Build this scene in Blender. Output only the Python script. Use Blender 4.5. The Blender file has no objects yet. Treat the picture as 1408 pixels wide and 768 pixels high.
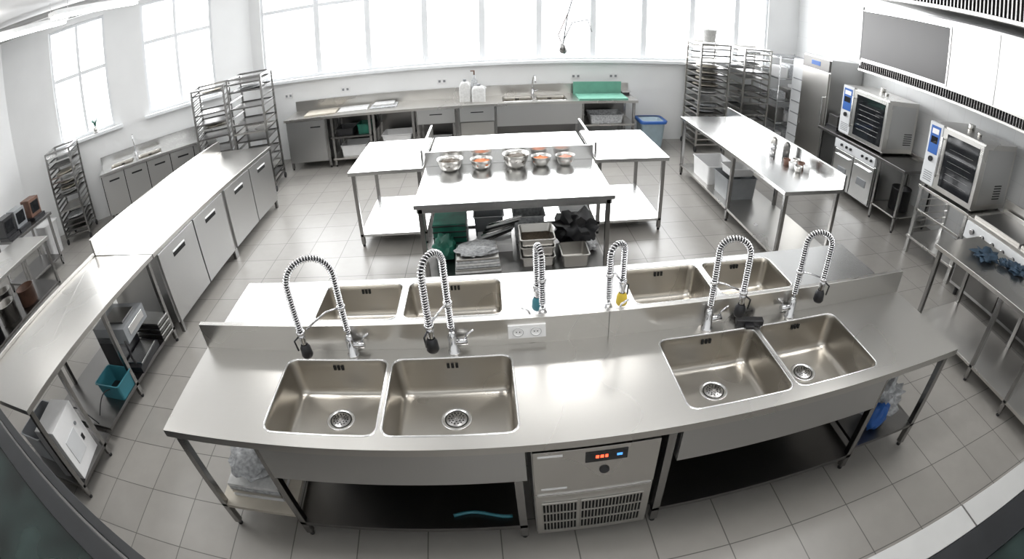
import bpy, bmesh, math, random
from mathutils import Matrix, Vector, noise
random.seed(4)
SC=bpy.context.scene
# ------------------------------------------------------------ materials
MATS={}
def nodes(name):
    m=bpy.data.materials.new(name); m.use_nodes=True
    nt=m.node_tree; b=nt.nodes['Principled BSDF']; MATS[name]=m
    return m,nt,b
def plain(name,col,rough=.5,metal=0.,var=.06,scale=9.,**kw):
    m,nt,b=nodes(name)
    b.inputs['Roughness'].default_value=rough; b.inputs['Metallic'].default_value=metal
    tc=nt.nodes.new('ShaderNodeTexCoord'); n=nt.nodes.new('ShaderNodeTexNoise'); n.inputs['Scale'].default_value=scale
    r=nt.nodes.new('ShaderNodeValToRGB')
    r.color_ramp.elements[0].position=.3; r.color_ramp.elements[1].position=.7
    r.color_ramp.elements[0].color=(*[c*(1-var) for c in col],1)
    r.color_ramp.elements[1].color=(*[min(1,c*(1+var)) for c in col],1)
    nt.links.new(tc.outputs['Object'],n.inputs['Vector']); nt.links.new(n.outputs['Fac'],r.inputs['Fac'])
    nt.links.new(r.outputs['Color'],b.inputs['Base Color'])
    for k,v in kw.items(): b.inputs[k].default_value=v
    return m
def steel(name,col,rough,stretch=(1.5,90,90),rv=.02):
    m,nt,b=nodes(name)
    b.inputs['Metallic'].default_value=1.0
    tc=nt.nodes.new('ShaderNodeTexCoord'); mp=nt.nodes.new('ShaderNodeMapping'); mp.inputs['Scale'].default_value=stretch
    n=nt.nodes.new('ShaderNodeTexNoise'); n.inputs['Scale'].default_value=4; n.inputs['Detail'].default_value=2
    n2=nt.nodes.new('ShaderNodeTexNoise'); n2.inputs['Scale'].default_value=1.6; n2.inputs['Detail'].default_value=1
    nt.links.new(tc.outputs['Object'],mp.inputs['Vector']); nt.links.new(mp.outputs['Vector'],n.inputs['Vector']); nt.links.new(tc.outputs['Object'],n2.inputs['Vector'])
    mr=nt.nodes.new('ShaderNodeMapRange'); mr.inputs['From Min'].default_value=.3; mr.inputs['From Max'].default_value=.7
    mr.inputs['To Min'].default_value=rough-rv; mr.inputs['To Max'].default_value=rough+rv
    nt.links.new(n2.outputs['Fac'],mr.inputs['Value']); nt.links.new(mr.outputs[0],b.inputs['Roughness'])
    r=nt.nodes.new('ShaderNodeValToRGB')
    r.color_ramp.elements[0].color=(*[c*.975 for c in col],1); r.color_ramp.elements[1].color=(*[min(1,c*1.02) for c in col],1)
    nt.links.new(n.outputs['Fac'],r.inputs['Fac']); nt.links.new(r.outputs['Color'],b.inputs['Base Color'])
    return m
steel('steel',(.585,.572,.548),.29)
steel('steel_bright',(.68,.68,.675),.24)
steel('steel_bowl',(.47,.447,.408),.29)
steel('steel_panel',(.53,.53,.525),.36,(90,90,1.5))
steel('hood_steel',(.50,.50,.49),.42,(90,90,1.5))
steel('steel_dark',(.20,.195,.19),.30)  # shadow tone put into a darker steel; also serves dark metal parts
steel('steel_leg',(.33,.325,.32),.25,(60,60,2))
steel('chrome',(.62,.62,.63),.12,(4,4,4),.03)
plain('wall_paint',(.77,.775,.775),.6,var=.02,scale=2)
plain('ceiling_paint',(.80,.80,.80),.7,var=.02,scale=2)
plain('window_frame',(.76,.775,.79),.35,var=.02)
plain('white_plastic',(.74,.74,.74),.35,var=.03)
plain('cream_board',(.48,.44,.37),.45,var=.08)
plain('grey_plastic',(.22,.23,.24),.4)
plain('black_plastic',(.012,.012,.014),.35,var=.2)
plain('black_glass',(.012,.013,.015),.06,var=.1)
plain('rubber',(.02,.02,.022),.6,var=.2)
plain('hole',(.004,.004,.004),.8,var=.2)
plain('dark_frame',(.010,.011,.013),.4,var=.2)
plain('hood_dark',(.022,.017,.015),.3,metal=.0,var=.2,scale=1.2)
plain('green_board',(.13,.33,.25),.5)
plain('green_crate',(.01,.11,.075),.5,var=.3)
plain('teal',(.03,.16,.20),.45)
plain('blue',(.02,.10,.36),.4)
plain('blue_cloth',(.015,.035,.06),.7,var=.4,scale=30)
plain('orange_food',(.65,.16,.03),.6,var=.3,scale=50)
plain('dark_food',(.08,.06,.04),.7,var=.4,scale=60)
plain('pink_food',(.55,.25,.17),.6,var=.3,scale=50)
plain('brown',(.12,.06,.04),.55,var=.3)
plain('yellow',(.55,.40,.04),.5,var=.2)
plain('cloth_white',(.6,.6,.59),.8,var=.1,scale=30)
plain('film',(.42,.43,.44),.25,var=.3,scale=40)
plain('pale_blue',(.36,.46,.52),.3,var=.08)
plain('oven_white',(.60,.61,.62),.3,var=.02)
plain('pale_grey',(.38,.38,.375),.35,var=.03)
def emis(name,col,s):
    m,nt,b=nodes(name); b.inputs['Base Color'].default_value=(*col,1)
    b.inputs['Emission Color'].default_value=(*col,1); b.inputs['Emission Strength'].default_value=s
emis('led_red',(1,.08,.03),3); emis('led_blue',(.1,.4,1),1.0); emis('tube_light',(1,1,1),6)
plain('tinted_glass',(.014,.024,.022),.08,var=.7,scale=2.5)
# floor
m,nt,b=nodes('floor_tile')
g=nt.nodes.new('ShaderNodeNewGeometry'); mp=nt.nodes.new('ShaderNodeMapping'); mp.inputs['Location'].default_value=(.13,.05,0)
br=nt.nodes.new('ShaderNodeTexBrick'); br.offset=0; br.squash=1
br.inputs['Scale'].default_value=1; br.inputs['Brick Width'].default_value=.4; br.inputs['Row Height'].default_value=.4
br.inputs['Mortar Size'].default_value=.0035; br.inputs['Mortar Smooth'].default_value=.1; br.inputs['Bias'].default_value=0
br.inputs['Color1'].default_value=(.262,.25,.232,1); br.inputs['Color2'].default_value=(.286,.273,.254,1); br.inputs['Mortar'].default_value=(.095,.09,.084,1)
nt.links.new(g.outputs['Position'],mp.inputs['Vector']); nt.links.new(mp.outputs['Vector'],br.inputs['Vector'])
n=nt.nodes.new('ShaderNodeTexNoise'); n.inputs['Scale'].default_value=9; n.inputs['Detail'].default_value=6
nt.links.new(g.outputs['Position'],n.inputs['Vector'])
mx=nt.nodes.new('ShaderNodeMix'); mx.data_type='RGBA'; mx.blend_type='OVERLAY'; mx.inputs['Factor'].default_value=.08
nt.links.new(br.outputs['Color'],mx.inputs['A']); nt.links.new(n.outputs['Fac'],mx.inputs['B']); nt.links.new(mx.outputs['Result'],b.inputs['Base Color'])
b.inputs['Roughness'].default_value=.32
bp_=nt.nodes.new('ShaderNodeBump'); bp_.inputs['Strength'].default_value=.3; bp_.inputs['Distance'].default_value=.002; bp_.invert=True
nt.links.new(br.outputs['Fac'],bp_.inputs['Height']); nt.links.new(bp_.outputs['Normal'],b.inputs['Normal'])
# wall tile (right wall)
m,nt,b=nodes('wall_tile')
g=nt.nodes.new('ShaderNodeNewGeometry'); sp=nt.nodes.new('ShaderNodeSeparateXYZ'); cb=nt.nodes.new('ShaderNodeCombineXYZ')
nt.links.new(g.outputs['Position'],sp.inputs[0]); nt.links.new(sp.outputs['Y'],cb.inputs['X']); nt.links.new(sp.outputs['Z'],cb.inputs['Y'])
br=nt.nodes.new('ShaderNodeTexBrick'); br.offset=0; br.inputs['Scale'].default_value=1; br.inputs['Brick Width'].default_value=.3; br.inputs['Row Height'].default_value=.3
br.inputs['Mortar Size'].default_value=.002
br.inputs['Color1'].default_value=(.74,.74,.74,1); br.inputs['Color2'].default_value=(.72,.73,.73,1); br.inputs['Mortar'].default_value=(.6,.6,.6,1)
nt.links.new(cb.outputs[0],br.inputs['Vector']); nt.links.new(br.outputs['Color'],b.inputs['Base Color']); b.inputs['Roughness'].default_value=.3

# ------------------------------------------------------------ mesh builder
class Bd:
    def __init__(s,name,bev=.003):
        s.name=name; s.V=[]; s.F=[]; s.mi=[]; s.sm=[]; s.ml=[]; s.M=Matrix.Identity(4); s.bev=bev
    def add(s,vs,fs,mat,smooth=False):
        if mat not in s.ml: s.ml.append(mat)
        k=s.ml.index(mat); o=len(s.V)
        s.V+= [s.M@Vector(v) for v in vs]
        for f in fs: s.F.append([i+o for i in f]); s.mi.append(k); s.sm.append(smooth)
    def box(s,x0,x1,y0,y1,z0,z1,mat='steel'):
        vs=[(x,y,z) for z in (z0,z1) for y in (y0,y1) for x in (x0,x1)]
        s.add(vs,[(0,2,3,1),(4,5,7,6),(0,1,5,4),(2,6,7,3),(0,4,6,2),(1,3,7,5)],mat)
    def cyl(s,p0,p1,r,mat='steel',r2=None,n=14,smooth=True):
        p0,p1=Vector(p0),Vector(p1); r2=r if r2 is None else r2
        d=(p1-p0).normalized(); a=d.orthogonal().normalized(); c=d.cross(a)
        vs=[];
        for p,q in ((p0,r),(p1,r2)):
            for i in range(n):
                t=2*math.pi*i/n; vs.append(p+(a*math.cos(t)+c*math.sin(t))*q)
        s.add(vs,[(i,(i+1)%n,n+(i+1)%n,n+i) for i in range(n)],mat,smooth)
        s.add(vs,[tuple(range(n-1,-1,-1)),tuple(range(n,2*n))],mat,False)
    def tube(s,pts,r,mat='steel',n=8,smooth=True):
        pts=[Vector(p) for p in pts]; N=len(pts); vs=[]
        t=(pts[1]-pts[0]).normalized(); a=t.orthogonal().normalized()
        for i,p in enumerate(pts):
            tt=(pts[min(i+1,N-1)]-pts[max(i-1,0)]).normalized()
            a=(a-tt*a.dot(tt)).normalized(); c=tt.cross(a)
            for j in range(n):
                w=2*math.pi*j/n; vs.append(p+(a*math.cos(w)+c*math.sin(w))*r)
        fs=[(i*n+j,i*n+(j+1)%n,(i+1)*n+(j+1)%n,(i+1)*n+j) for i in range(N-1) for j in range(n)]
        fs+=[tuple(range(n-1,-1,-1)),tuple(range((N-1)*n,N*n))]
        s.add(vs,fs,mat,smooth)
    def lathe(s,prof,c,mat,n=28,smooth=True,ax=None):
        c=Vector(c); vs=[]
        if ax is None: A,B,Cc=Vector((1,0,0)),Vector((0,1,0)),Vector((0,0,1))
        else:
            Cc=Vector(ax).normalized(); A=Cc.orthogonal().normalized(); B=Cc.cross(A)
        for r,z in prof:
            for j in range(n):
                w=2*math.pi*j/n; vs.append(c+A*(r*math.cos(w))+B*(r*math.sin(w))+Cc*z)
        fs=[(i*n+j,i*n+(j+1)%n,(i+1)*n+(j+1)%n,(i+1)*n+j) for i in range(len(prof)-1) for j in range(n)]
        s.add(vs,fs,mat,smooth)
    def loft(s,rings,mat,smooth=True,cap=True,capmat=None):
        n=len(rings[0]); vs=[v for r in rings for v in r]
        fs=[(i*n+j,i*n+(j+1)%n,(i+1)*n+(j+1)%n,(i+1)*n+j) for i in range(len(rings)-1) for j in range(n)]
        s.add(vs,fs,mat,smooth)
        if cap: s.add(rings[-1],[tuple(range(n))],capmat or mat,False)
    def blob(s,c,size,mat,seed=0,amp=.25,freq=3.,sub=3):
        bm=bmesh.new(); bmesh.ops.create_icosphere(bm,subdivisions=sub,radius=1)
        vs=[]
        for v in bm.verts:
            d=1+amp*noise.noise(v.co*freq+Vector((seed*7.1,seed*3.3,0)))*2
            q=v.co*d; vs.append((c[0]+q.x*size[0],c[1]+q.y*size[1],max(c[2]-size[2]*.9,c[2]+q.z*size[2])))
        fs=[[v.index for v in f.verts] for f in bm.faces]; bm.free()
        s.add(vs,fs,mat,True)
    def done(s,parent=None):
        lo=Vector([min(v[i] for v in s.V) for i in range(3)]); hi=Vector([max(v[i] for v in s.V) for i in range(3)])
        o=Vector(((lo.x+hi.x)/2,(lo.y+hi.y)/2,lo.z))
        me=bpy.data.meshes.new(s.name); me.from_pydata([v-o for v in s.V],[],s.F)
        for m in s.ml: me.materials.append(MATS[m])
        me.polygons.foreach_set('material_index',s.mi); me.polygons.foreach_set('use_smooth',s.sm)
        bm=bmesh.new(); bm.from_mesh(me); bmesh.ops.remove_doubles(bm,verts=bm.verts,dist=1e-5); bm.to_mesh(me); bm.free()
        me.update()
        ob=bpy.data.objects.new(s.name,me); ob.location=o; SC.collection.objects.link(ob)
        if s.bev:
            md=ob.modifiers.new('bevel','BEVEL'); md.width=s.bev; md.segments=2; md.limit_method='ANGLE'; md.angle_limit=math.radians(50)
        return ob
def rr(x0,x1,y0,y1,r,z,n=5):
    pts=[]
    for cx,cy,a0 in ((x1-r,y1-r,0),(x0+r,y1-r,90),(x0+r,y0+r,180),(x1-r,y0+r,270)):
        for i in range(n+1):
            a=math.radians(a0+90*i/n); pts.append((cx+r*math.cos(a),cy+r*math.sin(a),z))
    return pts
def rot_frame(x,y,ang,z=0): return Matrix.Translation((x,y,z))@Matrix.Rotation(ang,4,'Z')

# ------------------------------------------------------------ generic parts
def top_holes(b,x0,x1,y0,y1,z0,z1,holes,mat,rad=.05,depth=.23,bowl='steel_bowl',drain_y=.60):
    xs=sorted({x0,x1,*[h[0] for h in holes],*[h[1] for h in holes]}); ys=sorted({y0,y1,*[h[2] for h in holes],*[h[3] for h in holes]})
    for i in range(len(xs)-1):
        for j in range(len(ys)-1):
            cx,cy=(xs[i]+xs[i+1])/2,(ys[j]+ys[j+1])/2
            if any(h[0]<cx<h[1] and h[2]<cy<h[3] for h in holes): continue
            b.add([(xs[i],ys[j],z1),(xs[i+1],ys[j],z1),(xs[i+1],ys[j+1],z1),(xs[i],ys[j+1],z1)],[(0,1,2,3)],mat)
    for (xa,ya,xb,yb) in ((x0,y0,x1,y0),(x1,y0,x1,y1),(x1,y1,x0,y1),(x0,y1,x0,y0)):
        b.add([(xa,ya,z0),(xb,yb,z0),(xb,yb,z1),(xa,ya,z1)],[(0,1,2,3)],mat)
    for hx0,hx1,hy0,hy1 in holes:
        ring=rr(hx0,hx1,hy0,hy1,rad,z1); n=6
        for q,(cx,cy) in enumerate(((hx1,hy1),(hx0,hy1),(hx0,hy0),(hx1,hy0))):
            arc=ring[q*n:(q+1)*n]; vs=[(cx,cy,z1)]+arc
            b.add(vs,[(0,k+1,k+2) for k in range(n-1)],mat)
        e=.009
        b.loft([rr(hx0-e,hx1+e,hy0-e,hy1+e,rad+e,z1+.0005),rr(hx0-e*.6,hx1+e*.6,hy0-e*.6,hy1+e*.6,rad+e*.6,z1+.0025),rr(hx0,hx1,hy0,hy1,rad,z1+.0025),
                rr(hx0+.003,hx1-.003,hy0+.003,hy1-.003,rad,z1-.004)],'steel_bright',cap=False)
        R=[]
        for ins,dz,rd in ((.003,-.004,rad),(.006,-.05,rad),(.012,-depth+.05,rad),(.02,-depth+.02,rad),(.035,-depth+.006,rad*.9),(.06,-depth,rad*.8)):
            R.append(rr(hx0+ins,hx1-ins,hy0+ins,hy1-ins,rd,z1+dz))
        mx,my=(hx0+hx1)/2,hy0+(hy1-hy0)*drain_y
        R.append([(mx+(p[0]-mx)*.3,my+(p[1]-my)*.3,z1-depth-.006) for p in R[-1]])
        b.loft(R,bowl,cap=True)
        zb=z1-depth-.005; k_=1.3
        b.lathe([(.062*k_,.0),(.060*k_,.005),(.050*k_,.006),(.046*k_,.001),(.043*k_,-.001)],(mx,my,zb),'steel_bright')
        b.lathe([(.047*k_,.0008),(.041*k_,.0010)],(mx,my,zb+.0005),'hole',smooth=False)
        b.lathe([(.041*k_,.001),(.036*k_,.006),(.014,.007),(.011,.013),(.001,.014)],(mx,my,zb+.0005),'steel_leg')
        for k in range(14):
            a=k*math.pi/7; b.cyl((mx+.038*math.cos(a),my+.038*math.sin(a),zb+.006),(mx+.038*math.cos(a),my+.038*math.sin(a),zb+.0082),.0045,'hole',n=8)
        for k in range(8):
            a=k*math.pi/4; b.cyl((mx+.024*math.cos(a),my+.024*math.sin(a),zb+.006),(mx+.024*math.cos(a),my+.024*math.sin(a),zb+.0084),.0042,'hole',n=8)
        for k in (-1,0,1):
            b.box(mx+k*.022-.007,mx+k*.022+.007,hy1-.014,hy1-.0075,z1-.06,z1-.03,'hole')
def leg(b,x,y,z1,mat='steel_leg',w=.02,z0=0):
    b.box(x-w,x+w,y-w,y+w,z0+.03,z1,mat); b.cyl((x,y,z0),(x,y,z0+.035),w*.8,'rubber',n=10)
def table(name,x0,x1,y0,y1,h=.87,legs=None,shelf=.15,mat='steel',splash=(),top=True,sh_mat='steel',sp_h=.15,parts=None,shelf_rect=None):
    b=Bd(name)
    if top: b.box(x0,x1,y0,y1,h-.04,h,mat)
    if legs is None: legs=[(x0+.05,y0+.05),(x1-.05,y0+.05),(x0+.05,y1-.05),(x1-.05,y1-.05)]
    for x,y in legs: leg(b,x,y,h-.04)
    if shelf:
        a=shelf_rect or (x0+.03,x1-.03,y0+.03,y1-.03)
        b.box(a[0],a[1],a[2],a[3],shelf-.03,shelf,sh_mat)
    for s in splash:
        if s=='y1': b.box(x0,x1,y1-.025,y1,h,h+sp_h,mat)
        if s=='y0': b.box(x0,x1,y0,y0+.025,h,h+sp_h,mat)
        if s=='x0': b.box(x0,x0+.025,y0,y1,h,h+sp_h,mat)
        if s=='x1': b.box(x1-.025,x1,y0,y1,h,h+sp_h,mat)
    return b

# ------------------------------------------------------------ room shell
P0=Vector((-4.3,8.58)); DU=Vector((-.783,-.622)); DN=Vector((-.622,.783))
H=3.6
b=Bd('floor',0); b.box(-8.4,5.9,-.75,8.8,-.1,0,'floor_tile'); b.done()
b=Bd('ceiling',0); b.box(-8.4,5.9,-.75,8.8,H,H+.1,'ceiling_paint'); b.done()
SZ,WT=1.45,3.35
b=Bd('wall_back',0)
b.box(-4.3,5.9,8.58,8.76,0,SZ,'wall_paint'); b.box(-4.3,5.9,8.58,8.76,WT,H,'wall_paint')
b.box(-4.3,-4.07,8.58,8.76,SZ,WT,'wall_paint'); b.box(5.05,5.9,8.58,8.76,SZ,WT,'wall_paint'); b.done()
ang=math.atan2(DU.y,DU.x)
MD=rot_frame(P0.x,P0.y,ang)
b=Bd('wall_diagonal',0); b.M=MD
L1=(.73,2.09); L2=(2.80,3.95); E_=5.02
b.box(0,E_,-.18,0,0,SZ,'wall_paint'); b.box(0,E_,-.18,0,WT,H,'wall_paint')
for a,c in ((0,L1[0]),(L1[1],L2[0]),(L2[1],E_)): b.box(a,c,-.18,0,SZ,WT,'wall_paint')
b.done()
b=Bd('wall_left',0); b.box(-8.4,-8.22,-.75,5.47,0,H,'wall_paint'); b.done()
b=Bd('wall_right',0); b.box(5.75,5.9,-.6,8.58,0,H,'wall_tile'); b.done()
b=Bd('wall_near',0); b.box(-8.22,5.9,-.75,-.6,0,H,'wall_paint'); b.done()
def window(x0,x1,M,idx,yo=.02,s=1,mull=(),trans=2.68,fw=.05):
    b=Bd('window_%d'%idx,.004); b.M=M
    ya,yb=sorted((s*.03,s*.09))
    b.box(x0,x1,ya,yb,SZ,SZ+fw,'window_frame'); b.box(x0,x1,ya,yb,WT-fw,WT,'window_frame')
    b.box(x0,x0+fw,ya,yb,SZ+fw,WT-fw,'window_frame'); b.box(x1-fw,x1,ya,yb,SZ+fw,WT-fw,'window_frame')
    for m in mull: b.box(m-.03,m+.03,ya,yb,SZ+fw,WT-fw,'window_frame')
    xs=[x0+fw]+[q for m in mull for q in (m-.03,m+.03)]+[x1-fw]
    for i in range(0,len(xs),2):
        if trans: b.box(xs[i],xs[i+1],ya,yb,trans-.03,trans+.03,'window_frame')
    b.done()
ID=Matrix.Translation((0,8.58,0))
xs=[-4.07,-2.98,-2.06,-1.08,-.13,.81,1.72,2.61,3.50,4.39,5.05]
k=1
for i in range(10):
    window(xs[i],xs[i+1],ID,k,trans=2.68 if i in (0,1) else 0,fw=.05); k+=1
window(L1[0],L1[1],MD,k,s=-1,mull=(1.43,),trans=2.66); k+=1
window(L2[0],L2[1],MD,k,s=-1,mull=(3.37,),trans=2.5); k+=1
b=Bd('window_sill'); b.box(-4.2,5.15,8.47,8.6,SZ-.05,SZ,'window_frame'); b.done()
b=Bd('window_sill'); b.M=MD; b.box(.6,2.2,-.02,.12,SZ-.05,SZ,'window_frame'); b.done()
b=Bd('window_sill'); b.M=MD; b.box(2.65,4.1,-.02,.12,SZ-.05,SZ,'window_frame'); b.done()

# ------------------------------------------------------------ front sink counter (A)
Z=.87
b=Bd('double_bowl_sink_counter')
ax0,ax1,ay0,ay1=-1.77,2.58,1.39,2.11
SA=[(-1.17,-.605,1.475,2.0),(-.575,.025,1.475,2.0),(.785,1.345,1.475,2.0),(1.375,1.92,1.475,2.0)]
top_holes(b,ax0,ax1,ay0,ay1,Z-.045,Z,SA,'steel')
b.box(ax0,ax1,ay1-.03,ay1,Z,1.03,'steel')
b.box(.535,.539,ay1-.032,ay1-.028,Z,1.03,'steel_dark')
for x in (-1.72,-1.22,.0,.70,1.98,2.53):
    leg(b,x,1.44,Z-.045); leg(b,x,2.06,Z-.045)
for xa,xb in ((-1.2,.04),(.74,1.96)):
    b.box(xa,xb,1.405,1.42,.59,Z-.045,'steel_panel'); b.box(xa,xa+.012,1.42,2.05,.59,Z-.045,'steel_panel'); b.box(xb-.012,xb,1.42,2.05,.59,Z-.045,'steel_panel')
    b.box((xa+xb)/2-.08,(xa+xb)/2+.08,1.50,1.6,.56,.6,'white_plastic')
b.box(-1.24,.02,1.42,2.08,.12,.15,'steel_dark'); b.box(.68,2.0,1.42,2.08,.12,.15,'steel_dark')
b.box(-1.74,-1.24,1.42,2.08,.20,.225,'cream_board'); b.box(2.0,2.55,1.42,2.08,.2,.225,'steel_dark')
b.box(-1.2,.04,2.05,2.06,.15,.82,'steel_dark'); b.box(.70,1.96,2.05,2.06,.15,.82,'steel_dark')  # added dark back panels standing in for the shade under the counter
b.done()
b=Bd('power_socket'); b.box(.02,.21,2.068,2.08,.915,.995,'white_plastic')
for x in (.07,.16):
    b.lathe([(.027,0),(.026,.004),(.022,.004),(.021,.001),(.001,.001)],(x,2.068,.955),'white_plastic',ax=(0,-1,0),n=20)
    b.lathe([(.0275,.0045),(.0255,.0048)],(x,2.068,.955),'grey_plastic',ax=(0,-1,0),n=20)
    for q in (-.008,.008): b.cyl((x+q,2.0675,.955),(x+q,2.066,.955),.0035,'hole',n=8)
b.done()
b=Bd('pot_wash_sink_counter')
SE=[(-1.12,-.61,2.36,2.74),(-.57,.0,2.36,2.74),(.76,1.27,2.34,2.735),(1.31,1.83,2.34,2.735)]
top_holes(b,-1.76,2.57,2.125,2.80,Z-.045,Z,SE,'steel_bright',rad=.045)
for x in (-1.71,-.6,.36,1.4,2.52): leg(b,x,2.75,Z-.045)
for x in (-1.71,2.52): leg(b,x,2.17,Z-.045)
for xa,xb in ((-1.2,.08),(.68,1.9)): b.box(xa,xb,2.775,2.79,.59,Z-.045,'steel_panel')
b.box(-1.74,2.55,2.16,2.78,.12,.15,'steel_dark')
b.done()
def faucet(x,y,z,ang,reach=.2,Hh=.56,lev=0.,drop=.2,ring='black_plastic',tipc='black_plastic'):
    b=Bd('spring_faucet',0); R=reach/2; dx,dy=math.cos(ang),math.sin(ang)
    P=lambda q,h:Vector((x+dx*q,y+dy*q,z+h))
    b.lathe([(.001,0),(.032,0),(.032,.008),(.024,.014),(.024,.10),(.018,.112),(.014,.13),(.001,.13)],(x,y,z),'chrome')
    lx,ly=math.cos(lev),math.sin(lev)
    b.cyl((x,y,z+.065),(x+lx*.075,y+ly*.075,z+.065),.019,'chrome')
    b.tube([(x+lx*.06,y+ly*.06,z+.075),(x+lx*.075,y+ly*.075,z+.11),(x+lx*.11,y+ly*.11,z+.135)],.006,'chrome')
    b.cyl(P(0,.1),P(0,.30),.008,'chrome')
    path=[]; N=14
    for i in range(N+1): path.append(P(0,.15+(Hh-R-.15)*i/N))
    for i in range(1,17):
        a=math.pi*(1-i/16); path.append(P(R+R*math.cos(a),Hh-R+R*math.sin(a)))
    end=drop
    for i in range(1,9): path.append(P(reach,(Hh-R)+(end+.13-(Hh-R))*i/8))
    b.tube(path,.0095,'rubber',n=8)
    L=[0]
    for i in range(1,len(path)): L.append(L[-1]+(path[i]-path[i-1]).length)
    tot=L[-1]; pts=[]; turns=int(tot/.0135); per=9; j=0
    side=Vector((-dy,dx,0))
    for k in range(turns*per+1):
        s=tot*k/(turns*per)
        while j<len(L)-2 and L[j+1]<s: j+=1
        f=(s-L[j])/(L[j+1]-L[j]+1e-9); p=path[j].lerp(path[j+1],min(1,f)); t=(path[j+1]-path[j]).normalized()
        n2=t.cross(side); w=2*math.pi*k/per
        pts.append(p+(side*math.cos(w)+n2*math.sin(w))*.0155)
    b.tube(pts,.0036,'chrome',n=5)
    e=P(reach,end+.13)
    b.lathe([(.001,.01),(.017,.008),(.019,-.02),(.014,-.05),(.017,-.08)],e,'chrome')
    b.lathe([(.018,-.06),(.028,-.08),(.032,-.125),(.026,-.137)],e,tipc); b.lathe([(.026,-.137),(.001,-.135)],e,'grey_plastic')
    b.tube([e+Vector((dx*.016,dy*.016,-.01)),e+Vector((dx*.045,dy*.045,-.03)),e+Vector((dx*.04,dy*.04,-.09))],.005,ring)
    b.tube([P(0,.30),P(reach*.35,.295),P(reach*.85,end+.15)],.0055,'chrome')
    b.lathe([(.017,-.008),(.022,-.008),(.022,.008),(.017,.008)],P(0,.30),'chrome'); b.lathe([(.018,-.008),(.023,-.008),(.023,.008),(.018,.008)],P(reach,end+.14),'chrome')
    b.done()
rad=math.radians
faucet(-.80,2.045,Z,rad(205),.24,.60,0,.08)
faucet(-.26,2.045,Z,rad(235),.15,.60,0,.12)
faucet(1.08,2.045,Z,rad(-25),.16,.56,0,.12)
faucet(1.62,2.045,Z,rad(-25),.15,.55,rad(180),.13)
faucet(.21,2.21,Z,rad(100),.10,.46,rad(180),.06,tipc='teal')
faucet(.56,2.21,Z,rad(30),.10,.46,rad(0),.08,tipc='yellow')
b=Bd('squeegee'); b.M=rot_frame(1.34,2.035,rad(-15),Z+.0); b.box(-.08,.08,-.025,.02,.0,.035,'black_plastic'); b.box(-.03,.02,-.06,-.02,.0,.02,'black_plastic'); b.done()

b=Bd('undercounter_chiller')
x0,x1=.065,.645
b.box(x0,x1,1.43,2.0,.05,.80,'steel_panel')
b.box(x0+.005,x1-.005,1.405,1.43,.46,.79,'steel')
b.box(x0+.005,x1-.005,1.41,1.43,.06,.45,'steel')
b.box(x0+.015,x1-.015,1.40,1.41,.445,.462,'steel_bright')
b.box(.30,.49,1.40,1.406,.69,.76,'black_glass')
b.box(.345,.36,1.398,1.401,.718,.738,'led_red'); b.box(.366,.381,1.398,1.401,.718,.738,'led_red'); b.box(.387,.40,1.398,1.401,.718,.738,'led_red'); b.box(.44,.465,1.398,1.401,.72,.736,'led_blue')
b.lathe([(.024,0),(.022,.01),(.001,.011)],(.39,1.405,.62),'rubber',ax=(0,-1,0))
b.box(.09,.20,1.403,1.406,.752,.766,'white_plastic'); b.box(.10,.22,1.403,1.406,.495,.51,'white_plastic')
for xa,xb in ((.10,.27),(.29,.60)):
    b.box(xa,xb,1.406,1.411,.10,.37,'hole')
    nn=int((xb-xa)/.0165)
    for i in range(nn+1):
        xx=xa+(xb-xa)*i/nn; b.box(xx-.003,xx+.003,1.400,1.409,.10,.37,'steel')
    for zz in (.10,.19,.28,.37): b.box(xa,xb,1.400,1.409,zz-.006,zz+.006,'steel')
for x in (x0+.05,x1-.05):
    for y in (1.47,1.95): b.cyl((x,y,0),(x,y,.05),.02,'rubber')
b.done()
b=Bd('wrapped_tray_stack'); 
for i in range(4): b.box(-1.66,-1.32,1.5,1.9,.225+i*.03,.25+i*.03,('white_plastic','steel','film','cloth_white')[i])
b.blob((-1.5,1.7,.40),(.16,.19,.06),'film',2,.2,4); b.done()
b=Bd('plastic_bag'); b.blob((2.28,1.62,.39),(.13,.12,.17),'film',5,.35,3); b.blob((2.20,1.52,.33),(.08,.06,.11),'blue',8,.2,3); b.done()
b=Bd('blue_hose',0); b.tube([(-.36+.022*i,1.50+.02*math.sin(i*.35),.163) for i in range(15)],.010,'teal'); b.done()

# ------------------------------------------------------------ island
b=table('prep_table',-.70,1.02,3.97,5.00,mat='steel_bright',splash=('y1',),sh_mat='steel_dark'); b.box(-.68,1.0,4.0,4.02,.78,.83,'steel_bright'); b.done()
b=table('side_prep_table',-1.54,-.725,4.94,6.07,mat='steel_bright',sh_mat='steel_bright'); b.box(-.75,-.725,5.03,6.07,Z,Z+.16,'steel_bright'); b.done()
b=table('side_prep_table',1.045,1.85,4.94,6.07,mat='steel_bright',sh_mat='steel_bright'); b.box(1.045,1.07,5.03,6.07,Z,Z+.16,'steel_bright'); b.done()
b=table('centre_prep_table',-.70,1.02,5.02,6.07,mat='steel_bright',sh_mat='steel_bright'); b.done()
def bowl(x,y,z,r,h,food):
    b=Bd('mixing_bowl',0)
    b.lathe([(.001,0),(r*.55,0),(r*.8,h*.3),(r*.95,h*.7),(r,h),(r*1.05,h+.003),(r*1.05,h-.004),(r*.98,h*.98),(r*.92,h*.68),(r*.76,h*.32),(r*.5,.008),(.001,.008)],(x,y,z),'steel',n=36)
    if food: b.blob((x,y,z+h*.62),(r*.8,r*.8,h*.28),food,x*9,.25,6)
    b.done()
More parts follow.
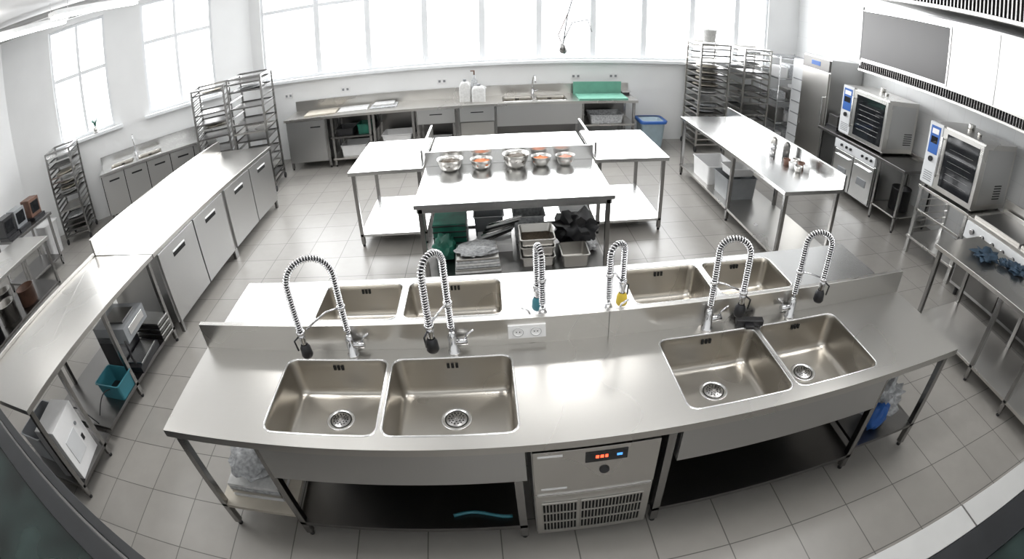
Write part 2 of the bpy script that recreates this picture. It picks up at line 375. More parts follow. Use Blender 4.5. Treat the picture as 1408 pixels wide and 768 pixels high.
bowl(-.43,4.82,Z,.125,.12,'dark_food'); bowl(-.12,4.83,Z,.105,.10,'orange_food'); bowl(.22,4.82,Z,.125,.14,'dark_food'); bowl(.47,4.83,Z,.095,.10,'orange_food'); bowl(.71,4.83,Z,.092,.10,'pink_food')
def container(name,x,y,z,w,l,h,mat='steel',rot=0,fill=None,t=.006):
    b=Bd(name,.002); b.M=rot_frame(x,y,rot,z)
    R=[rr(-w*.46,w*.46,-l*.46,l*.46,.02,0),rr(-w/2,w/2,-l/2,l/2,.025,h),rr(-w/2-.012,w/2+.012,-l/2-.012,l/2+.012,.03,h),rr(-w/2-.012,w/2+.012,-l/2-.012,l/2+.012,.03,h-.008)]
    b.loft([R[3],R[2],rr(-w/2,w/2,-l/2,l/2,.025,h),rr(-w*.46+t,w*.46-t,-l*.46+t,l*.46-t,.02,t)],mat,smooth=False,cap=True,capmat=fill or mat)
    b.loft([R[2],R[1],R[0]],mat,smooth=False,cap=True)
    return b.done()
container('gastro_pan',.36,4.25,.15,.30,.33,.10); container('gastro_pan',.36,4.25,.2515,.30,.33,.10); container('gastro_pan',.36,4.25,.353,.30,.33,.08,fill='dark_food')
container('gastro_pan',.70,4.16,.15,.24,.26,.13,'steel')
b=Bd('folded_cloth_pack'); b.M=rot_frame(-.20,4.20,.05,.15)
for i in range(6): b.box(-.21+.004*i,.21-.003*i,-.16,.16,i*.026,i*.026+.02,('cloth_white','steel','film','cloth_white','film','steel')[i])
b.blob((0,0,.17),(.19,.15,.03),'film',3,.25,6); b.done()
b=Bd('black_bag'); b.blob((.76,4.53,.30),(.21,.18,.165),'black_plastic',11,.35,3); b.blob((.90,4.36,.20),(.06,.05,.055),'film',14,.35,3); b.done()
b=Bd('produce_crate')
b.box(-.62,-.3,4.45,4.85,.15,.46,'green_crate')
for i in range(5): b.box(-.625,-.295,4.445,4.855,.19+i*.06,.205+i*.06,'black_plastic')
b.blob((-.50,4.34,.28),(.1,.1,.13),'green_crate',4,.3,4); b.done()
b=Bd('utensil_bundle',0)
for i in range(8): b.cyl((-.22+i*.02,4.42+i*.03,.24+i*.015),(.14+i*.015,4.66-i*.02,.26+i*.03),.013,('steel_dark','black_plastic','white_plastic','steel_bright')[i%4])
b.box(-.2,.14,4.42,4.72,.15,.23,'white_plastic'); b.done()
container('storage_box',-.08,4.86,.15,.30,.18,.22,'grey_plastic',fill='black_plastic'); container('storage_box',.32,4.72,.15,.30,.34,.30,'film',fill='dark_food'); container('storage_box',.80,4.84,.15,.28,.16,.24,'white_plastic')

# ------------------------------------------------------------ left long counter (B)
b=Bd('cabinet_counter')
bx0,bx1=-3.95,-3.07
b.box(bx0,bx1,3.3,6.35,Z-.04,Z,'steel'); b.box(bx0,bx0+.03,3.3,6.35,Z,Z+.16,'steel')
b.box(bx0+.03,bx1-.03,3.36,6.32,.12,Z-.04,'steel_panel')
for (ya,yb) in ((3.38,4.09),(4.11,4.80),(4.88,5.58),(5.60,6.30)):
    b.box(bx1-.03,bx1-.005,ya,yb,.12,Z-.055,'steel_panel')
    ym=(ya+yb)/2; b.box(bx1-.006,bx1+.004,ym-.12,ym+.12,Z-.155,Z-.14,'white_plastic'); b.box(bx1-.006,bx1-.002,ym-.12,ym+.12,Z-.20,Z-.155,'hole')
for ya in (4.095,4.80,5.585): b.box(bx1-.034,bx1-.028,ya,ya+.012,.12,Z-.055,'hole')
for y in (3.4,4.82,4.86,6.28):
    for x in (bx0+.08,bx1-.04): b.box(x-.02,x+.02,y-.02,y+.02,0,.12,'steel_leg')
b.done()
b=table('work_counter',bx0,bx1,1.26,3.29,legs=[(bx1-.05,1.31),(bx1-.05,1.75),(bx1-.05,2.45),(bx1-.05,3.24),(bx0+.05,1.31),(bx0+.05,3.24),(bx0+.05,2.3)],sh_mat='steel_dark',shelf_rect=(bx0+.03,bx1-.03,1.9,3.26))
b.box(bx0,bx0+.02,1.26,3.29,Z,Z+.03,'steel'); b.box(bx0+.03,bx1-.03,1.3,1.86,.10,.13,'steel_dark'); b.done()
b=Bd('coffee_machine'); b.M=rot_frame(-3.30,2.76,.1,.15)
b.box(-.2,.2,-.21,.19,0,.06,'black_plastic'); b.box(-.2,-.02,-.21,.19,.06,.36,'black_plastic'); b.box(-.2,.2,-.21,.19,.30,.44,'grey_plastic'); b.box(.2,.205,-.14,.14,.34,.41,'steel_bright'); b.box(-.1,.15,-.13,.1,.44,.46,'steel_dark')
b.cyl((.08,-.06,.24),(.08,-.06,.30),.03,'chrome'); b.cyl((.08,.06,.24),(.08,.06,.30),.03,'chrome'); b.box(.0,.19,-.16,.16,.06,.075,'steel_bright')
b.tube([(.16,-.21,.1),(.2,-.26,.2),(.17,-.22,.34)],.012,'black_plastic'); b.done()
container('storage_box',-3.25,2.33,.15,.30,.24,.15,'teal',fill='black_plastic')
b=Bd('roasting_pan_stack'); 
for i in range(7): b.box(-3.42,-3.08,3.02,3.21,.15+i*.028,.168+i*.028,('steel_bright','steel_dark')[i%2])
b.done()
b=Bd('control_unit'); b.M=rot_frame(-3.26,1.53,.15,.13)
b.box(-.12,.12,-.18,.17,0,.44,'white_plastic'); b.box(.12,.125,-.12,.05,.1,.3,'oven_white'); b.box(.12,.127,.07,.1,.15,.2,'black_plastic'); b.cyl((.12,.09,.3),(.13,.09,.3),.015,'grey_plastic'); b.done()
b=Bd('power_cable',0); b.tube([(-3.2,1.9-.02*i,.14+.35*math.sin(i*.16)) for i in range(1,18)],.006,'rubber'); b.tube([(-3.3+.01*i,2.0+.03*i,.155+.12*math.sin(i*.3)) for i in range(11)],.005,'rubber'); b.done()
container('storage_box',-3.7,1.6,.13,.3,.4,.25,'grey_plastic',fill='black_plastic')

# ------------------------------------------------------------ diagonal wall counter with sinks
b=Bd('corner_sink_cabinet')
s0,s1=.95,3.22
b.M=MD@Matrix.Scale(-1,4,(0,1,0))
top_holes(b,s0,s1,-.74,-.03,Z-.04,Z,[(2.0,2.45,-.62,-.22),(2.55,3.0,-.62,-.22)],'steel_bright',rad=.04)
b.box(s0,s1,-.055,-.03,Z,Z+.15,'steel_bright')
b.box(s0+.03,s1-.03,-.70,-.05,.18,.58,'steel_panel')
for i in range(5):
    a=s0+.03+i*.445; b.box(a,a+.43,-.72,-.70,.18,Z-.05,'steel_panel'); b.box(a+.1,a+.3,-.729,-.72,Z-.16,Z-.135,'black_plastic'); b.box(a+.43,a+.445,-.715,-.70,.18,Z-.05,'hole')
for x in (s0+.06,1.4,1.9,2.5,s1-.06):
    b.box(x-.02,x+.02,-.68,-.64,0,.18,'steel_leg'); b.box(x-.02,x+.02,-.12,-.08,0,.18,'steel_leg')
b.done()
pt=P0+DU*2.5-DN*.12
b=Bd('mixer_tap',0); b.lathe([(.001,0),(.03,0),(.022,.02),(.02,.08),(.001,.08)],(pt.x,pt.y,Z),'chrome')
q=[Vector((pt.x,pt.y,Z+.08)),Vector((pt.x,pt.y,Z+.28))]
for i in range(1,9):
    a=math.pi*i/8; q.append(Vector((pt.x-DN.x*(.09-.09*math.cos(a)),pt.y-DN.y*(.09-.09*math.cos(a)),Z+.28+.09*math.sin(a))))
b.tube(q,.011,'chrome'); b.done()

# ------------------------------------------------------------ tray racks
def rack(cx,cy,rot,w=.5,d=.62,h=1.75,n=17,fill=.75,seed=1,name='tray_rack',mf='steel'):
    rnd=random.Random(seed); b=Bd(name,0); b.M=rot_frame(cx,cy,rot)
    for x in (-w/2,w/2):
        for y in (-d/2,d/2):
            b.box(x-.015,x+.015,y-.015,y+.015,.11,h,mf)
            b.cyl((x-.012,y,.045),(x+.012,y,.045),.045,'rubber',n=14); b.cyl((x,y,.08),(x,y,.115),.012,'steel_leg',n=8)
    for z in (.13,h-.014):
        for y in (-d/2,d/2): b.box(-w/2,w/2,y-.014,y+.014,z-.014,z+.014,mf)
        for x in (-w/2,w/2): b.box(x-.014,x+.014,-d/2,d/2,z-.014,z+.014,mf)
    for i in range(n):
        z=.2+(h-.3)*i/(n-1)
        for s in (-1,1):
            xa,xb=sorted((s*w/2,s*(w/2-.035))); b.box(xa,xb,-d/2-.01,d/2+.01,z-.003,z,'steel_bright')
            xa,xb=sorted((s*w/2,s*(w/2-.006))); b.box(xa,xb,-d/2-.01,d/2+.01,z,z+.022,mf)
        if rnd.random()<fill:
            o=rnd.uniform(-.03,.03); m=rnd.choice(('steel','steel_bright','steel_dark','steel_dark')); W=w/2-.012; D=d/2-.01
            b.box(-W,W,-D+o,D+o,z+.001,z+.005,m); b.box(-W,W,-D+o-.004,-D+o,z+.001,z+.024,m); b.box(-W,W,D+o,D+o+.004,z+.001,z+.024,m)
            if rnd.random()<.3: b.blob((0,o,z+.03),(W*.8,D*.8,.02),rnd.choice(('film','cream_board','cloth_white')),i,.2,4,sub=2)
    b.done()
rack(-4.40,7.10,rad(20),.54,.6,1.74,20,.55,2,mf='steel_leg')
rack(-3.70,7.22,rad(8),.56,.64,1.80,13,.75,3,mf='steel_leg')
rack(-7.05,5.80,rad(30),.50,.58,1.5,16,.8,4,mf='steel_leg')
rack(3.62,8.1,rad(0),.52,.64,1.86,15,.9,5)
rack(4.45,8.12,rad(0),.52,.62,1.82,15,.8,6)
b=Bd('wire_shelving',0)
for x in (4.88,5.6):
    for y in (7.75,8.4): b.cyl((x,y,0),(x,y,1.75),.013,'chrome',n=8)
for z in (.15,.55,.95,1.35,1.72):
    for i in range(12): b.box(4.88,5.6,7.75+i*.059-.002,7.75+i*.059+.002,z-.004,z,'chrome')
    for x in (4.88,5.6): b.box(x-.005,x+.005,7.75,8.4,z-.02,z,'chrome')
    for y in (7.75,8.4): b.box(4.88,5.6,y-.005,y+.005,z-.02,z,'chrome')
for z in (.15,.55,.95,1.35):
    for i in range(3): b.box(4.93+i*.22,5.11+i*.22,7.85,8.2,z,z+.14+.05*((i*7+int(z*10))%3),('white_plastic','film','steel')[(i+int(z*5))%3])
b.done()
b=Bd('plastic_bucket',0); b.lathe([(.001,1.86),(.10,1.86),(.125,2.08),(.135,2.08),(.135,2.07),(.12,2.06),(.095,1.87),(.001,1.87)],(3.62,8.1,0.0),'cloth_white'); b.done()

# ------------------------------------------------------------ back counter (F)
b=Bd('back_counter')
fx0,fx1,fy0,fy1=-3.48,2.34,7.86,8.56
top_holes(b,fx0,fx1,fy0,fy1,Z-.04,Z,[(.18,.66,8.0,8.38),(.72,1.2,8.0,8.38)],'steel',rad=.04,depth=.2)
b.box(fx0,fx1,fy1-.025,fy1,Z,Z+.17,'steel')
b.box(.08,1.42,7.87,7.885,.50,Z-.04,'steel_panel')
b.box(fx0+.03,-2.74,7.9,8.5,.12,Z-.04,'steel_panel'); b.box(fx0+.04,-2.75,7.875,7.9,.13,Z-.05,'steel_panel'); b.box(-3.0,-2.82,7.868,7.876,.70,.72,'black_plastic')
for x in (fx0+.05,-2.72,-2.62,-1.97,-1.9,-1.25,-1.18,-.6,-.52,.06,1.44,2.28):
    leg(b,x,7.91,Z-.04); leg(b,x,8.5,Z-.04)
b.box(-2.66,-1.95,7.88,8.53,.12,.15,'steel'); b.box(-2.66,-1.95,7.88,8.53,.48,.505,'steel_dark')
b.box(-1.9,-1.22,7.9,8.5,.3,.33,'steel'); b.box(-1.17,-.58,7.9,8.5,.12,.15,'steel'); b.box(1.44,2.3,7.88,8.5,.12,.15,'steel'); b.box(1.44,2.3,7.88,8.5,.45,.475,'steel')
for xa,xb in ((-1.18,-.58),(-.5,.04)):
    b.box(xa,xb,7.88,7.9,.60,Z-.045,'steel_panel'); b.box((xa+xb)/2-.1,(xa+xb)/2+.1,7.872,7.88,.74,.755,'black_plastic')
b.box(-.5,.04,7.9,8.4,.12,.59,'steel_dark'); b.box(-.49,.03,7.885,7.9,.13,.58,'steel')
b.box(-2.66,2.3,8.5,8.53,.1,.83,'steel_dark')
b.done()
for (x,y,z,w,l,h,m) in ((-2.42,8.1,.505,.3,.35,.12,'black_plastic'),(-2.1,8.1,.505,.2,.3,.16,'green_crate'),(-2.3,8.15,.15,.45,.4,.18,'white_plastic'),(-1.55,8.15,.33,.5,.4,.12,'white_plastic'),(-.88,8.15,.15,.4,.4,.14,'white_plastic'),(1.85,8.15,.475,.55,.4,.14,'film'),(1.85,8.15,.15,.6,.45,.2,'white_plastic')):
    container('storage_box',x,y,z,w,l,h,m)
b=Bd('cutting_board'); b.M=rot_frame(1.78,8.12,0,Z); b.box(-.40,.40,-.22,.22,0,.03,'green_board'); b.box(-.42,.4,.28,.30,0.0,.22,'green_board'); b.done()
def jug(x,y,z,r,h,cap='white_plastic'):
    b=Bd('detergent_jug',.003)
    b.loft([rr(x-r,x+r,y-r*.7,y+r*.7,r*.3,z),rr(x-r,x+r,y-r*.7,y+r*.7,r*.3,z+h*.68),rr(x-r*.7,x+r*.7,y-r*.5,y+r*.5,r*.3,z+h*.85),rr(x-r*.28,x+r*.28,y-r*.28,y+r*.28,r*.2,z+h*.9)],'cloth_white')
    b.cyl((x,y,z+h*.88),(x,y,z+h),r*.3,cap); b.tube([(x+r*.75,y,z+h*.6),(x+r*1.1,y,z+h*.75),(x+r*.5,y,z+h*.88)],r*.1,'white_plastic'); b.done()
jug(-.42,8.2,Z,.09,.36,'grey_plastic'); jug(-.2,8.15,Z,.11,.28,'grey_plastic')
b=Bd('pump_bottle',0); b.lathe([(.001,0),(.05,0),(.05,.3),(.02,.36),(.02,.4),(.001,.4)],(-.27,8.35,Z),'film'); b.cyl((-.27,8.35,Z+.4),(-.27,8.35,Z+.47),.012,'brown'); b.box(-.33,-.26,8.34,8.36,Z+.46,Z+.475,'brown'); b.done()
b=Bd('sheet_pan_stack'); b.M=rot_frame(-2.85,8.2,.08,Z)
b.box(-.3,.25,-.2,.2,0,.02,'cream_board'); b.box(.3,.8,-.2,.18,0,.02,'cloth_white'); b.box(.85,1.3,-.2,.15,0,.02,'film'); b.box(.9,1.25,-.1,.15,.02,.05,'cloth_white'); b.done()
b=Bd('mixer_tap',0); b.lathe([(.001,0),(.028,0),(.022,.02),(.02,.1),(.001,.1)],(.69,8.46,Z),'chrome')
q=[(.69,8.46,Z+.1),(.69,8.46,Z+.24)]+[(.69+.03*math.sin(i*.2),8.46-(.1-.1*math.cos(math.pi*i/8)),Z+.24+.1*math.sin(math.pi*i/8)) for i in range(1,9)]
b.tube(q,.012,'chrome'); b.cyl((.69,8.46,Z+.06),(.78,8.44,Z+.09),.009,'chrome'); b.done()
b=Bd('food_scale'); b.box(2.2,2.32,8.35,8.5,Z,Z+.04,'black_plastic'); b.box(2.19,2.33,8.33,8.52,Z+.04,Z+.055,'steel_bright'); b.done()
for x in (-3.7,-2.6,-.9,1.35,2.0): 
    b=Bd('wall_socket'); b.box(x,x+.16,8.565,8.58,1.12,1.2,'white_plastic'); b.box(x+.02,x+.06,8.562,8.566,1.14,1.18,'grey_plastic'); b.box(x+.1,x+.14,8.562,8.566,1.14,1.18,'grey_plastic'); b.done()
b=Bd('waste_bin',0); b.loft([rr(2.46,2.80,7.90,8.24,.06,0),rr(2.42,2.84,7.86,8.28,.07,.50),rr(2.41,2.85,7.85,8.29,.07,.51),rr(2.45,2.81,7.89,8.25,.06,.49),rr(2.49,2.77,7.93,8.21,.06,.25)],'pale_blue')
b.loft([rr(2.40,2.86,7.84,8.30,.07,.47),rr(2.39,2.87,7.83,8.31,.07,.515),rr(2.44,2.82,7.88,8.26,.06,.515)],'blue',cap=False); b.done()

# ------------------------------------------------------------ right table (C)
b=table('long_prep_table',2.66,3.42,3.86,6.77,mat='steel_bright',splash=('x1',),legs=[(2.71,3.91),(3.37,3.91),(2.71,5.1),(3.37,5.1),(2.71,6.72),(3.37,6.72)],sh_mat='steel',shelf=.17); b.done()
container('storage_box',2.95,6.1,.17,.42,.55,.26,'white_plastic'); container('storage_box',2.98,5.5,.17,.42,.42,.28,'grey_plastic',fill='black_plastic')
container('storage_box',3.0,5.5,.455,.34,.3,.1,'white_plastic')
for x,y,r,h,m in ((3.2,5.05,.05,.20,'steel'),(3.3,4.9,.045,.18,'steel_dark'),(3.12,4.92,.04,.15,'chrome')):
    b=Bd('shaker_can',0); b.lathe([(.001,0),(r,0),(r,h*.8),(r*.7,h*.92),(r*.4,h),(.001,h)],(x,y,Z),m); b.done()
b=Bd('ingredient_cup',0)
for i in range(6):
    x=3.14+.12*(i%2); y=4.62-.12*(i//2); b.lathe([(.001,0),(.035,0),(.045,.07),(.04,.07),(.03,.03),(.001,.03)],(x,y,Z),('brown','steel','white_plastic')[i%3])
b.done()

# ------------------------------------------------------------ right-hand cooking line
b=Bd('upright_refrigerator'); b.box(5.02,5.7,6.44,7.22,.1,1.9,'steel_panel'); b.box(4.99,5.02,6.46,7.20,.16,1.68,'steel'); b.box(4.985,5.02,6.46,7.20,1.70,1.88,'steel_dark'); b.box(4.98,4.986,6.7,6.95,1.76,1.83,'blue')
b.box(4.95,4.975,6.50,6.53,.8,1.3,'steel_bright'); b.box(4.97,4.99,6.50,6.53,.8,.83,'steel_bright'); b.box(4.97,4.99,6.50,6.53,1.27,1.3,'steel_bright')
for x in (5.07,5.64):
    for y in (6.5,7.16): b.cyl((x,y,0),(x,y,.1),.025,'rubber')
b.done()
b=Bd('tall_cabinet'); b.box(5.1,5.7,7.25,7.66,.0,1.75,'oven_white'); b.box(5.08,5.1,7.27,7.64,.05,1.7,'oven_white')
for i in range(7): b.box(5.075,5.081,7.3,7.6,.2+i*.2,.22+i*.2,'grey_plastic')
b.done()
b=Bd('chef_base_cabinet')
b.box(4.86,5.65,4.35,6.40,Z-.04,Z,'steel_dark'); b.box(5.61,5.65,4.35,6.40,Z,Z+.04,'steel')
b.box(4.90,5.6,4.95,5.9,.12,Z-.04,'steel_panel')
b.box(4.85,4.9,4.95,5.9,.70,Z-.04,'oven_white')
for y in (5.02,5.12,5.22,5.5,5.6,5.72): b.cyl((4.85,y,.77),(4.825,y,.77),.02,'black_plastic')
for ya,yb in ((4.96,5.42),(5.44,5.89)):
    b.box(4.87,4.9,ya,yb,.14,.68,'steel_bright'); b.box(4.84,4.865,ya+.05,yb-.05,.60,.615,'chrome'); b.box(4.86,4.872,ya+.12,ya+.32,.35,.45,'grey_plastic')
for x in (4.92,5.58):
    for y in (4.4,4.9,5.95,6.35): leg(b,x,y,Z-.04)
b.box(4.9,5.6,4.38,4.93,.2,.22,'steel'); b.box(4.9,5.6,5.95,6.36,.2,.22,'steel'); b.done()
b=Bd('stock_pot',0); b.lathe([(.001,0),(.15,0),(.15,.3),(.155,.3),(.155,.29),(.14,.28),(.14,.02),(.001,.02)],(5.22,4.66,.22),'black_plastic'); b.done()
b=Bd('counter_appliance'); b.box(4.98,5.3,6.08,6.36,Z,Z+.06,'black_plastic'); b.box(5.0,5.28,6.1,6.34,Z+.06,Z+.22,'steel_dark'); b.done()
def oven(x0,y0,y1,z0,z1,depth=.66):
    b=Bd('combi_oven',.004); w=y1-y0; yc=y1-w*.25
    b.box(x0+.03,x0+depth,y0,y1,z0,z1,'steel') 
    b.box(x0,x0+.03,yc,y1,z0+.02,z1,'oven_white')
    b.box(x0-.004,x0,yc+.03,y1-.03,z1-.36,z1-.04,'blue'); b.box(x0-.006,x0-.004,yc+.055,y1-.055,z1-.13,z1-.07,'white_plastic'); b.box(x0-.006,x0-.004,yc+.055,y1-.055,z1-.24,z1-.16,'black_glass')
    b.cyl((x0,(yc+y1)/2,z1-.42),(x0-.025,(yc+y1)/2,z1-.42),.032,'black_plastic')
    for i in range(5): b.box(x0-.004,x0,yc+.04,y1-.04,z0+.06+i*.025,z0+.07+i*.025,'grey_plastic')
    b.box(x0,x0+.03,y0,yc-.012,z0+.02,z1-.02,'steel')
    b.box(x0-.006,x0,y0+.05,yc-.09,z0+.07,z1-.07,'black_glass')
    for i in range(6): b.box(x0-.008,x0-.006,y0+.12,yc-.16,z0+.17+i*.07,z0+.173+i*.07,'steel_leg')
    b.cyl((x0-.045,yc-.05,z0+.16),(x0-.045,yc-.05,z1-.12),.015,'steel_bright')
    for z in (z0+.18,z1-.14): b.cyl((x0,yc-.05,z),(x0-.045,yc-.05,z),.01,'steel_bright')
    b.box(x0+.1,x0+depth-.05,y0-.004,y0,z0+.06,z1-.06,'steel_panel')
    for i in range(6): b.box(x0+.42,x0+.59,y0-.007,y0-.003,z0+.12+i*.03,z0+.132+i*.03,'hole')
    b.cyl((x0+.5,(y0+y1)/2+.15,z1),(x0+.5,(y0+y1)/2+.15,z1+.06),.05,'steel'); b.cyl((x0+.35,(y0+y1)/2-.1,z1),(x0+.35,(y0+y1)/2-.1,z1+.03),.03,'steel')
    for x in (x0+.08,x0+depth-.06):
        for y in (y0+.06,y1-.06): b.cyl((x,y,z0-.03),(x,y,z0),.022,'rubber')
    b.done()
oven(4.93,4.95,5.97,.90,1.62)
oven(4.72,3.08,3.95,.90,1.64,.78)
b=Bd('oven_stand')
for x in (4.76,5.42):
    for y in (3.12,3.91): b.box(x-.025,x+.025,y-.025,y+.025,0,Z-.03,'steel_bright')
b.box(4.72,5.46,3.08,3.95,Z-.035,Z,'steel'); b.box(4.72,5.46,3.08,3.95,.2,.23,'steel')
for i in range(5):
    z=.33+i*.09
    for y in (3.14,3.89): b.box(4.74,5.44,y-.015,y+.015,z,z+.006,'steel')
b.box(4.735,4.755,3.12,3.91,.55,.58,'steel'); b.done()
b=Bd('griddle_range'); b.box(4.62,5.4,1.5,2.98,.12,.86,'steel_panel'); b.box(4.58,4.62,1.5,2.98,.68,.86,'oven_white'); b.box(4.6,5.42,1.48,3.0,.86,.90,'steel')
for i in range(9): b.cyl((4.58,1.62+i*.155,.78),(4.545,1.62+i*.155,.78),.026,'black_plastic'); b.cyl((4.545,1.62+i*.155,.78),(4.54,1.62+i*.155,.78),.028,'chrome')
for ya,yb in ((1.56,2.22),(2.27,2.93)):
    b.box(4.68,5.3,ya,yb,.90,.915,'steel_dark'); b.box(4.66,4.68,ya-.01,yb+.01,.9,.93,'steel'); b.box(5.3,5.32,ya-.01,yb+.01,.9,.96,'steel')
b.box(5.38,5.42,1.48,3.0,.9,1.05,'steel')
for ya,yb in ((1.52,2.22),(2.26,2.96)): b.box(4.60,4.62,ya,yb,.16,.66,'steel_dark'); b.box(4.57,4.585,ya+.08,yb-.08,.60,.615,'chrome')
for x in (4.7,5.3):
    for y in (1.56,2.9): b.cyl((x,y,0),(x,y,.12),.025,'rubber')
b.done()
b=table('shelved_prep_table',3.60,4.34,.75,2.62,mat='steel',legs=[(3.65,2.57),(4.29,2.57),(3.65,1.75),(4.29,1.75),(3.65,1.25),(4.29,1.25),(3.65,.8),(4.29,.8)],sh_mat='steel',shelf=.17); b.done()
b=Bd('rubber_gloves'); b.blob((3.98,2.25,Z+.03),(.15,.12,.03),'blue_cloth',21,.6,4); b.blob((4.16,1.95,Z+.03),(.09,.11,.03),'blue_cloth',25,.6,4); b.blob((4.08,2.08,Z+.035),(.05,.06,.03),'blue_cloth',27,.3,4); b.done()

# ------------------------------------------------------------ extraction hood + plenum
b=Bd('extraction_hood')
b.box(4.6,4.63,.6,5.3,2.06,2.78,'hood_steel'); b.box(4.6,5.74,5.27,5.3,2.0,2.78,'hood_steel'); b.box(4.6,5.74,.6,.63,2.0,2.78,'hood_steel'); b.box(4.6,5.74,.6,5.3,2.78,2.81,'hood_steel'); 
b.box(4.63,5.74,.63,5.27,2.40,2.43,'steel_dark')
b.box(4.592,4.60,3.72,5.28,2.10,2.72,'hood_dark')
b.box(4.59,4.6,3.70,3.72,2.08,2.74,'steel_bright'); b.box(4.59,4.6,3.72,5.28,2.72,2.74,'steel_bright')
b.box(4.615,4.63,.6,5.3,1.95,2.06,'hole')
for i in range(118): b.box(4.600,4.617,.61+i*.04,.618+i*.04,1.96,2.055,'steel_leg')
b.box(4.59,4.64,.6,5.3,1.93,1.96,'steel'); b.box(4.59,4.64,.6,5.3,2.055,2.07,'steel')
for y in (1.9,3.0): b.box(4.596,4.602,y-.004,y+.004,2.07,2.78,'steel_dark')
b.done()
b=Bd('ventilation_plenum')
b.box(4.2,5.74,.4,5.0,3.2,3.24,'ceiling_paint'); b.box(4.24,4.28,.4,5.0,2.90,3.2,'hole')
for i in range(90): b.box(4.2,4.25,.42+i*.05,.44+i*.05,2.92,3.19,'steel_leg')
b.box(4.19,4.29,.4,5.0,2.88,2.92,'steel'); b.box(4.29,5.74,.4,5.0,2.9,2.92,'steel'); b.done()
for cx,y0,y1 in ((-5.95,3.4,5.3),(-5.3,4.5,6.4),(3.36,1.0,3.4)):
    b=Bd('ceiling_lamp'); b.box(cx-.05,cx+.05,y0,y1,3.27,3.31,'tube_light'); b.box(cx-.09,cx+.09,y0-.02,y1+.02,3.31,3.37,'white_plastic')
    for y in (y0+.3,y1-.3): b.box(cx-.005,cx+.005,y-.005,y+.005,3.37,H,'white_plastic')
    b.done()
for cx,cy in ((-1.5,2.8),(1.2,2.8),(-1.5,5.6),(1.2,5.6)):
    b=Bd('ceiling_lamp'); b.box(cx-.6,cx+.6,cy-.06,cy+.06,3.30,3.33,'tube_light'); b.box(cx-.62,cx+.62,cy-.09,cy+.09,3.33,3.38,'white_plastic')
    for q in (-.4,.4): b.box(cx+q-.005,cx+q+.005,cy-.005,cy+.005,3.38,H,'white_plastic')
    b.done()
b=Bd('ceiling_pipe',0); b.cyl((-8.1,3.2,3.42),(-4.6,8.1,3.42),.06,'pale_grey'); b.cyl((-8.1,2.6,3.5),(-4.2,8.1,3.5),.04,'pale_grey'); b.done()
b=Bd('hanging_power_lead',0)
b.tube([(1.35,8.2,H),(1.33,8.2,2.6),(1.22,8.2,2.2),(1.16,8.2,1.75)],.010,'grey_plastic'); b.tube([(1.16,8.2,1.8),(1.3,8.2,2.1),(1.55,8.2,2.15),(1.62,8.2,1.95)],.008,'grey_plastic')
b.tube([(1.16,8.2,1.7),(1.08,8.2,1.9),(1.25,8.2,2.3)],.007,'brown'); b.blob((1.15,8.2,1.68),(.07,.06,.1),'steel_leg',3,.2,3,sub=2); b.done()

# ------------------------------------------------------------ far left
b=table('pot_storage_table',-6.35,-5.5,1.8,3.85,mat='steel',sh_mat='steel_dark',shelf=.3); b.done()
for i,(x,y,r,h,m) in enumerate(((-5.75,3.3,.14,.2,'brown'),(-5.8,2.9,.15,.22,'steel'),(-5.75,2.5,.14,.18,'black_plastic'),(-6.1,3.1,.13,.25,'steel'))):
    b=Bd('cooking_pot',0); b.lathe([(.001,0),(r,0),(r,h),(r*1.05,h),(r*.95,h-.01),(r*.93,.02),(.001,.02)],(x,y,.3),m); b.done()
b=Bd('pedal_bin',0); b.loft([rr(-7.45,-7.15,5.0,5.3,.05,0),rr(-7.48,-7.12,4.97,5.33,.06,.5),rr(-7.5,-7.1,4.95,5.35,.06,.52),rr(-7.44,-7.16,5.01,5.29,.05,.5),rr(-7.42,-7.18,5.03,5.27,.05,.2)],'white_plastic'); b.done()
b=table('side_table',-7.35,-6.6,3.9,4.85,h=.80,mat='steel_dark',sh_mat='steel_dark'); b.done()
for y,m in ((4.66,'brown'),(4.30,'grey_plastic'),(4.02,'black_plastic')):
    b=Bd('countertop_machine'); b.box(-7.05,-6.70,y-.13,y+.13,.80,.85,'black_plastic'); b.box(-7.05,-6.78,y-.12,y+.12,.85,1.10,m); b.box(-6.78,-6.77,y-.09,y+.09,.90,1.06,'black_glass'); b.done()
for y in (4.9,4.6): 
    b=Bd('wall_socket'); b.box(-8.22,-8.2,y,y+.1,1.6,1.7,'grey_plastic'); b.box(-8.2,-8.19,y+.03,y+.07,1.63,1.67,'hole'); b.done()
b=Bd('potted_herb',0); c=P0+DU*3.2
c=Vector((c.x,c.y))-DN*.04
b.lathe([(.001,0),(.05,0),(.06,.1),(.05,.1),(.001,.08)],(c.x,c.y,SZ),'steel')
for i in range(14):
    a=i*2.4; b.tube([(c.x,c.y,SZ+.08),(c.x+.03*math.cos(a),c.y+.03*math.sin(a),SZ+.18),(c.x+.07*math.cos(a),c.y+.07*math.sin(a),SZ+.2+.03*(i%3))],.005,'green_crate',n=5)
b.done()

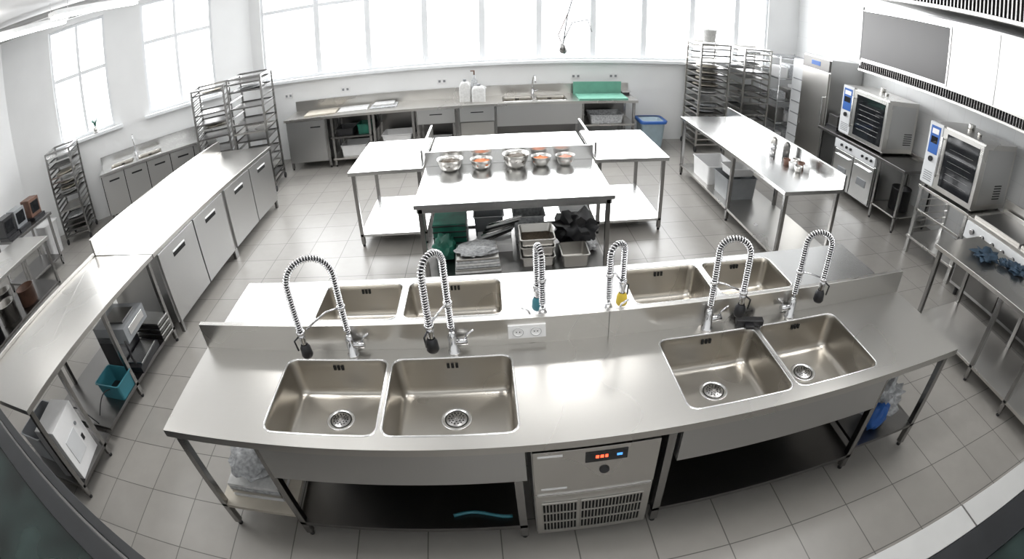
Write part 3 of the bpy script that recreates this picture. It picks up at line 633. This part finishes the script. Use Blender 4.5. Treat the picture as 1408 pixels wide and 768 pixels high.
# ------------------------------------------------------------ near dark framed glazing / side shelf
b=Bd('near_glazed_screen'); b.M=rot_frame(-3.37,1.18,math.atan2(-.286,.958))  # dark-framed glazed screen near the camera, given a made-up cabinet body
b.box(-.15,2.9,-.055,0,0,.9,'dark_frame'); b.box(-.15,2.9,-.075,-.055,.80,.885,'steel_leg'); b.box(-.15,2.9,-.19,-.075,.0,.9,'dark_frame')
b.box(-.15,2.9,-.70,-.19,.84,.86,'tinted_glass'); b.box(-.15,2.9,-.75,-.70,0,.9,'dark_frame'); b.box(-.2,-.15,-.75,0,0,.9,'dark_frame'); b.box(2.9,2.95,-.75,0,0,.9,'dark_frame')
b.done()
b=Bd('side_shelf_counter'); b.box(1.0,3.3,.335,.47,0,.9,'pale_grey'); b.box(1.72,1.73,.335,.472,.0,.902,'steel_dark'); b.box(1.0,3.3,.17,.33,0,.9,'dark_frame'); b.box(1.0,3.3,-.3,.17,0,.87,'tinted_glass'); b.done()

# ------------------------------------------------------------ light
w=bpy.data.worlds.new('daylight'); SC.world=w; w.use_nodes=True
w.node_tree.nodes['Background'].inputs[0].default_value=(.95,.98,1,1); w.node_tree.nodes['Background'].inputs[1].default_value=2.2
def area(name,loc,direction,sx,sy,power,col=(1,1,1)):
    l=bpy.data.lights.new(name,'AREA'); l.shape='RECTANGLE'; l.size=sx; l.size_y=sy; l.energy=power; l.color=col
    o=bpy.data.objects.new(name,l); o.location=loc; o.rotation_euler=Vector(direction).to_track_quat('-Z','Y').to_euler(); SC.collection.objects.link(o)
area('daylight_back',(.5,9.1,2.45),(0,-1,-.12),9.6,2.2,600,(.98,.99,1))
c=P0+DU*2.4+DN*.6; area('daylight_diagonal',(c.x,c.y,2.45),(-DN.x,-DN.y,-.1),3.6,2.1,230,(.98,.99,1))
for i,(x,y,e) in enumerate(((-2.4,1.8,38),(.6,1.6,38),(3.0,2.2,36),(-2.4,5.0,26),(.8,5.0,26),(-5.8,3.5,34))):
    area('ceiling_fill_%d'%i,(x,y,3.52),(0,0,-1),1.6,.5,e,(1,.99,.97))  # added fill lights below the ceiling, separate from the lamp fixtures
SC.view_settings.view_transform='Standard'

# ------------------------------------------------------------ camera (equisolid fisheye lens, Cycles default panorama)
cd=bpy.data.cameras.new('camera'); cam=bpy.data.objects.new('camera',cd); SC.collection.objects.link(cam); SC.camera=cam
h,pi_,ya,ro,f,cx,cy=2.5340,0.4256,0.1614,0.0117,710.17,82.63,-89.24
fw=Vector((math.sin(ya)*math.cos(pi_),math.cos(ya)*math.cos(pi_),-math.sin(pi_))); rt=Vector((math.cos(ya),-math.sin(ya),0)); up=rt.cross(fw)
r2=rt*math.cos(ro)+up*math.sin(ro); u2=-rt*math.sin(ro)+up*math.cos(ro)
cam.matrix_world=Matrix(((r2.x,u2.x,-fw.x,0),(r2.y,u2.y,-fw.y,0),(r2.z,u2.z,-fw.z,h),(0,0,0,1)))
cd.type='PANO'; cd.sensor_fit='HORIZONTAL'; cd.sensor_width=10.5*1408/f; cd.sensor_height=cd.sensor_width*768/1408
cd.shift_x=-cx/1408; cd.shift_y=cy/768
cd.clip_start=.05
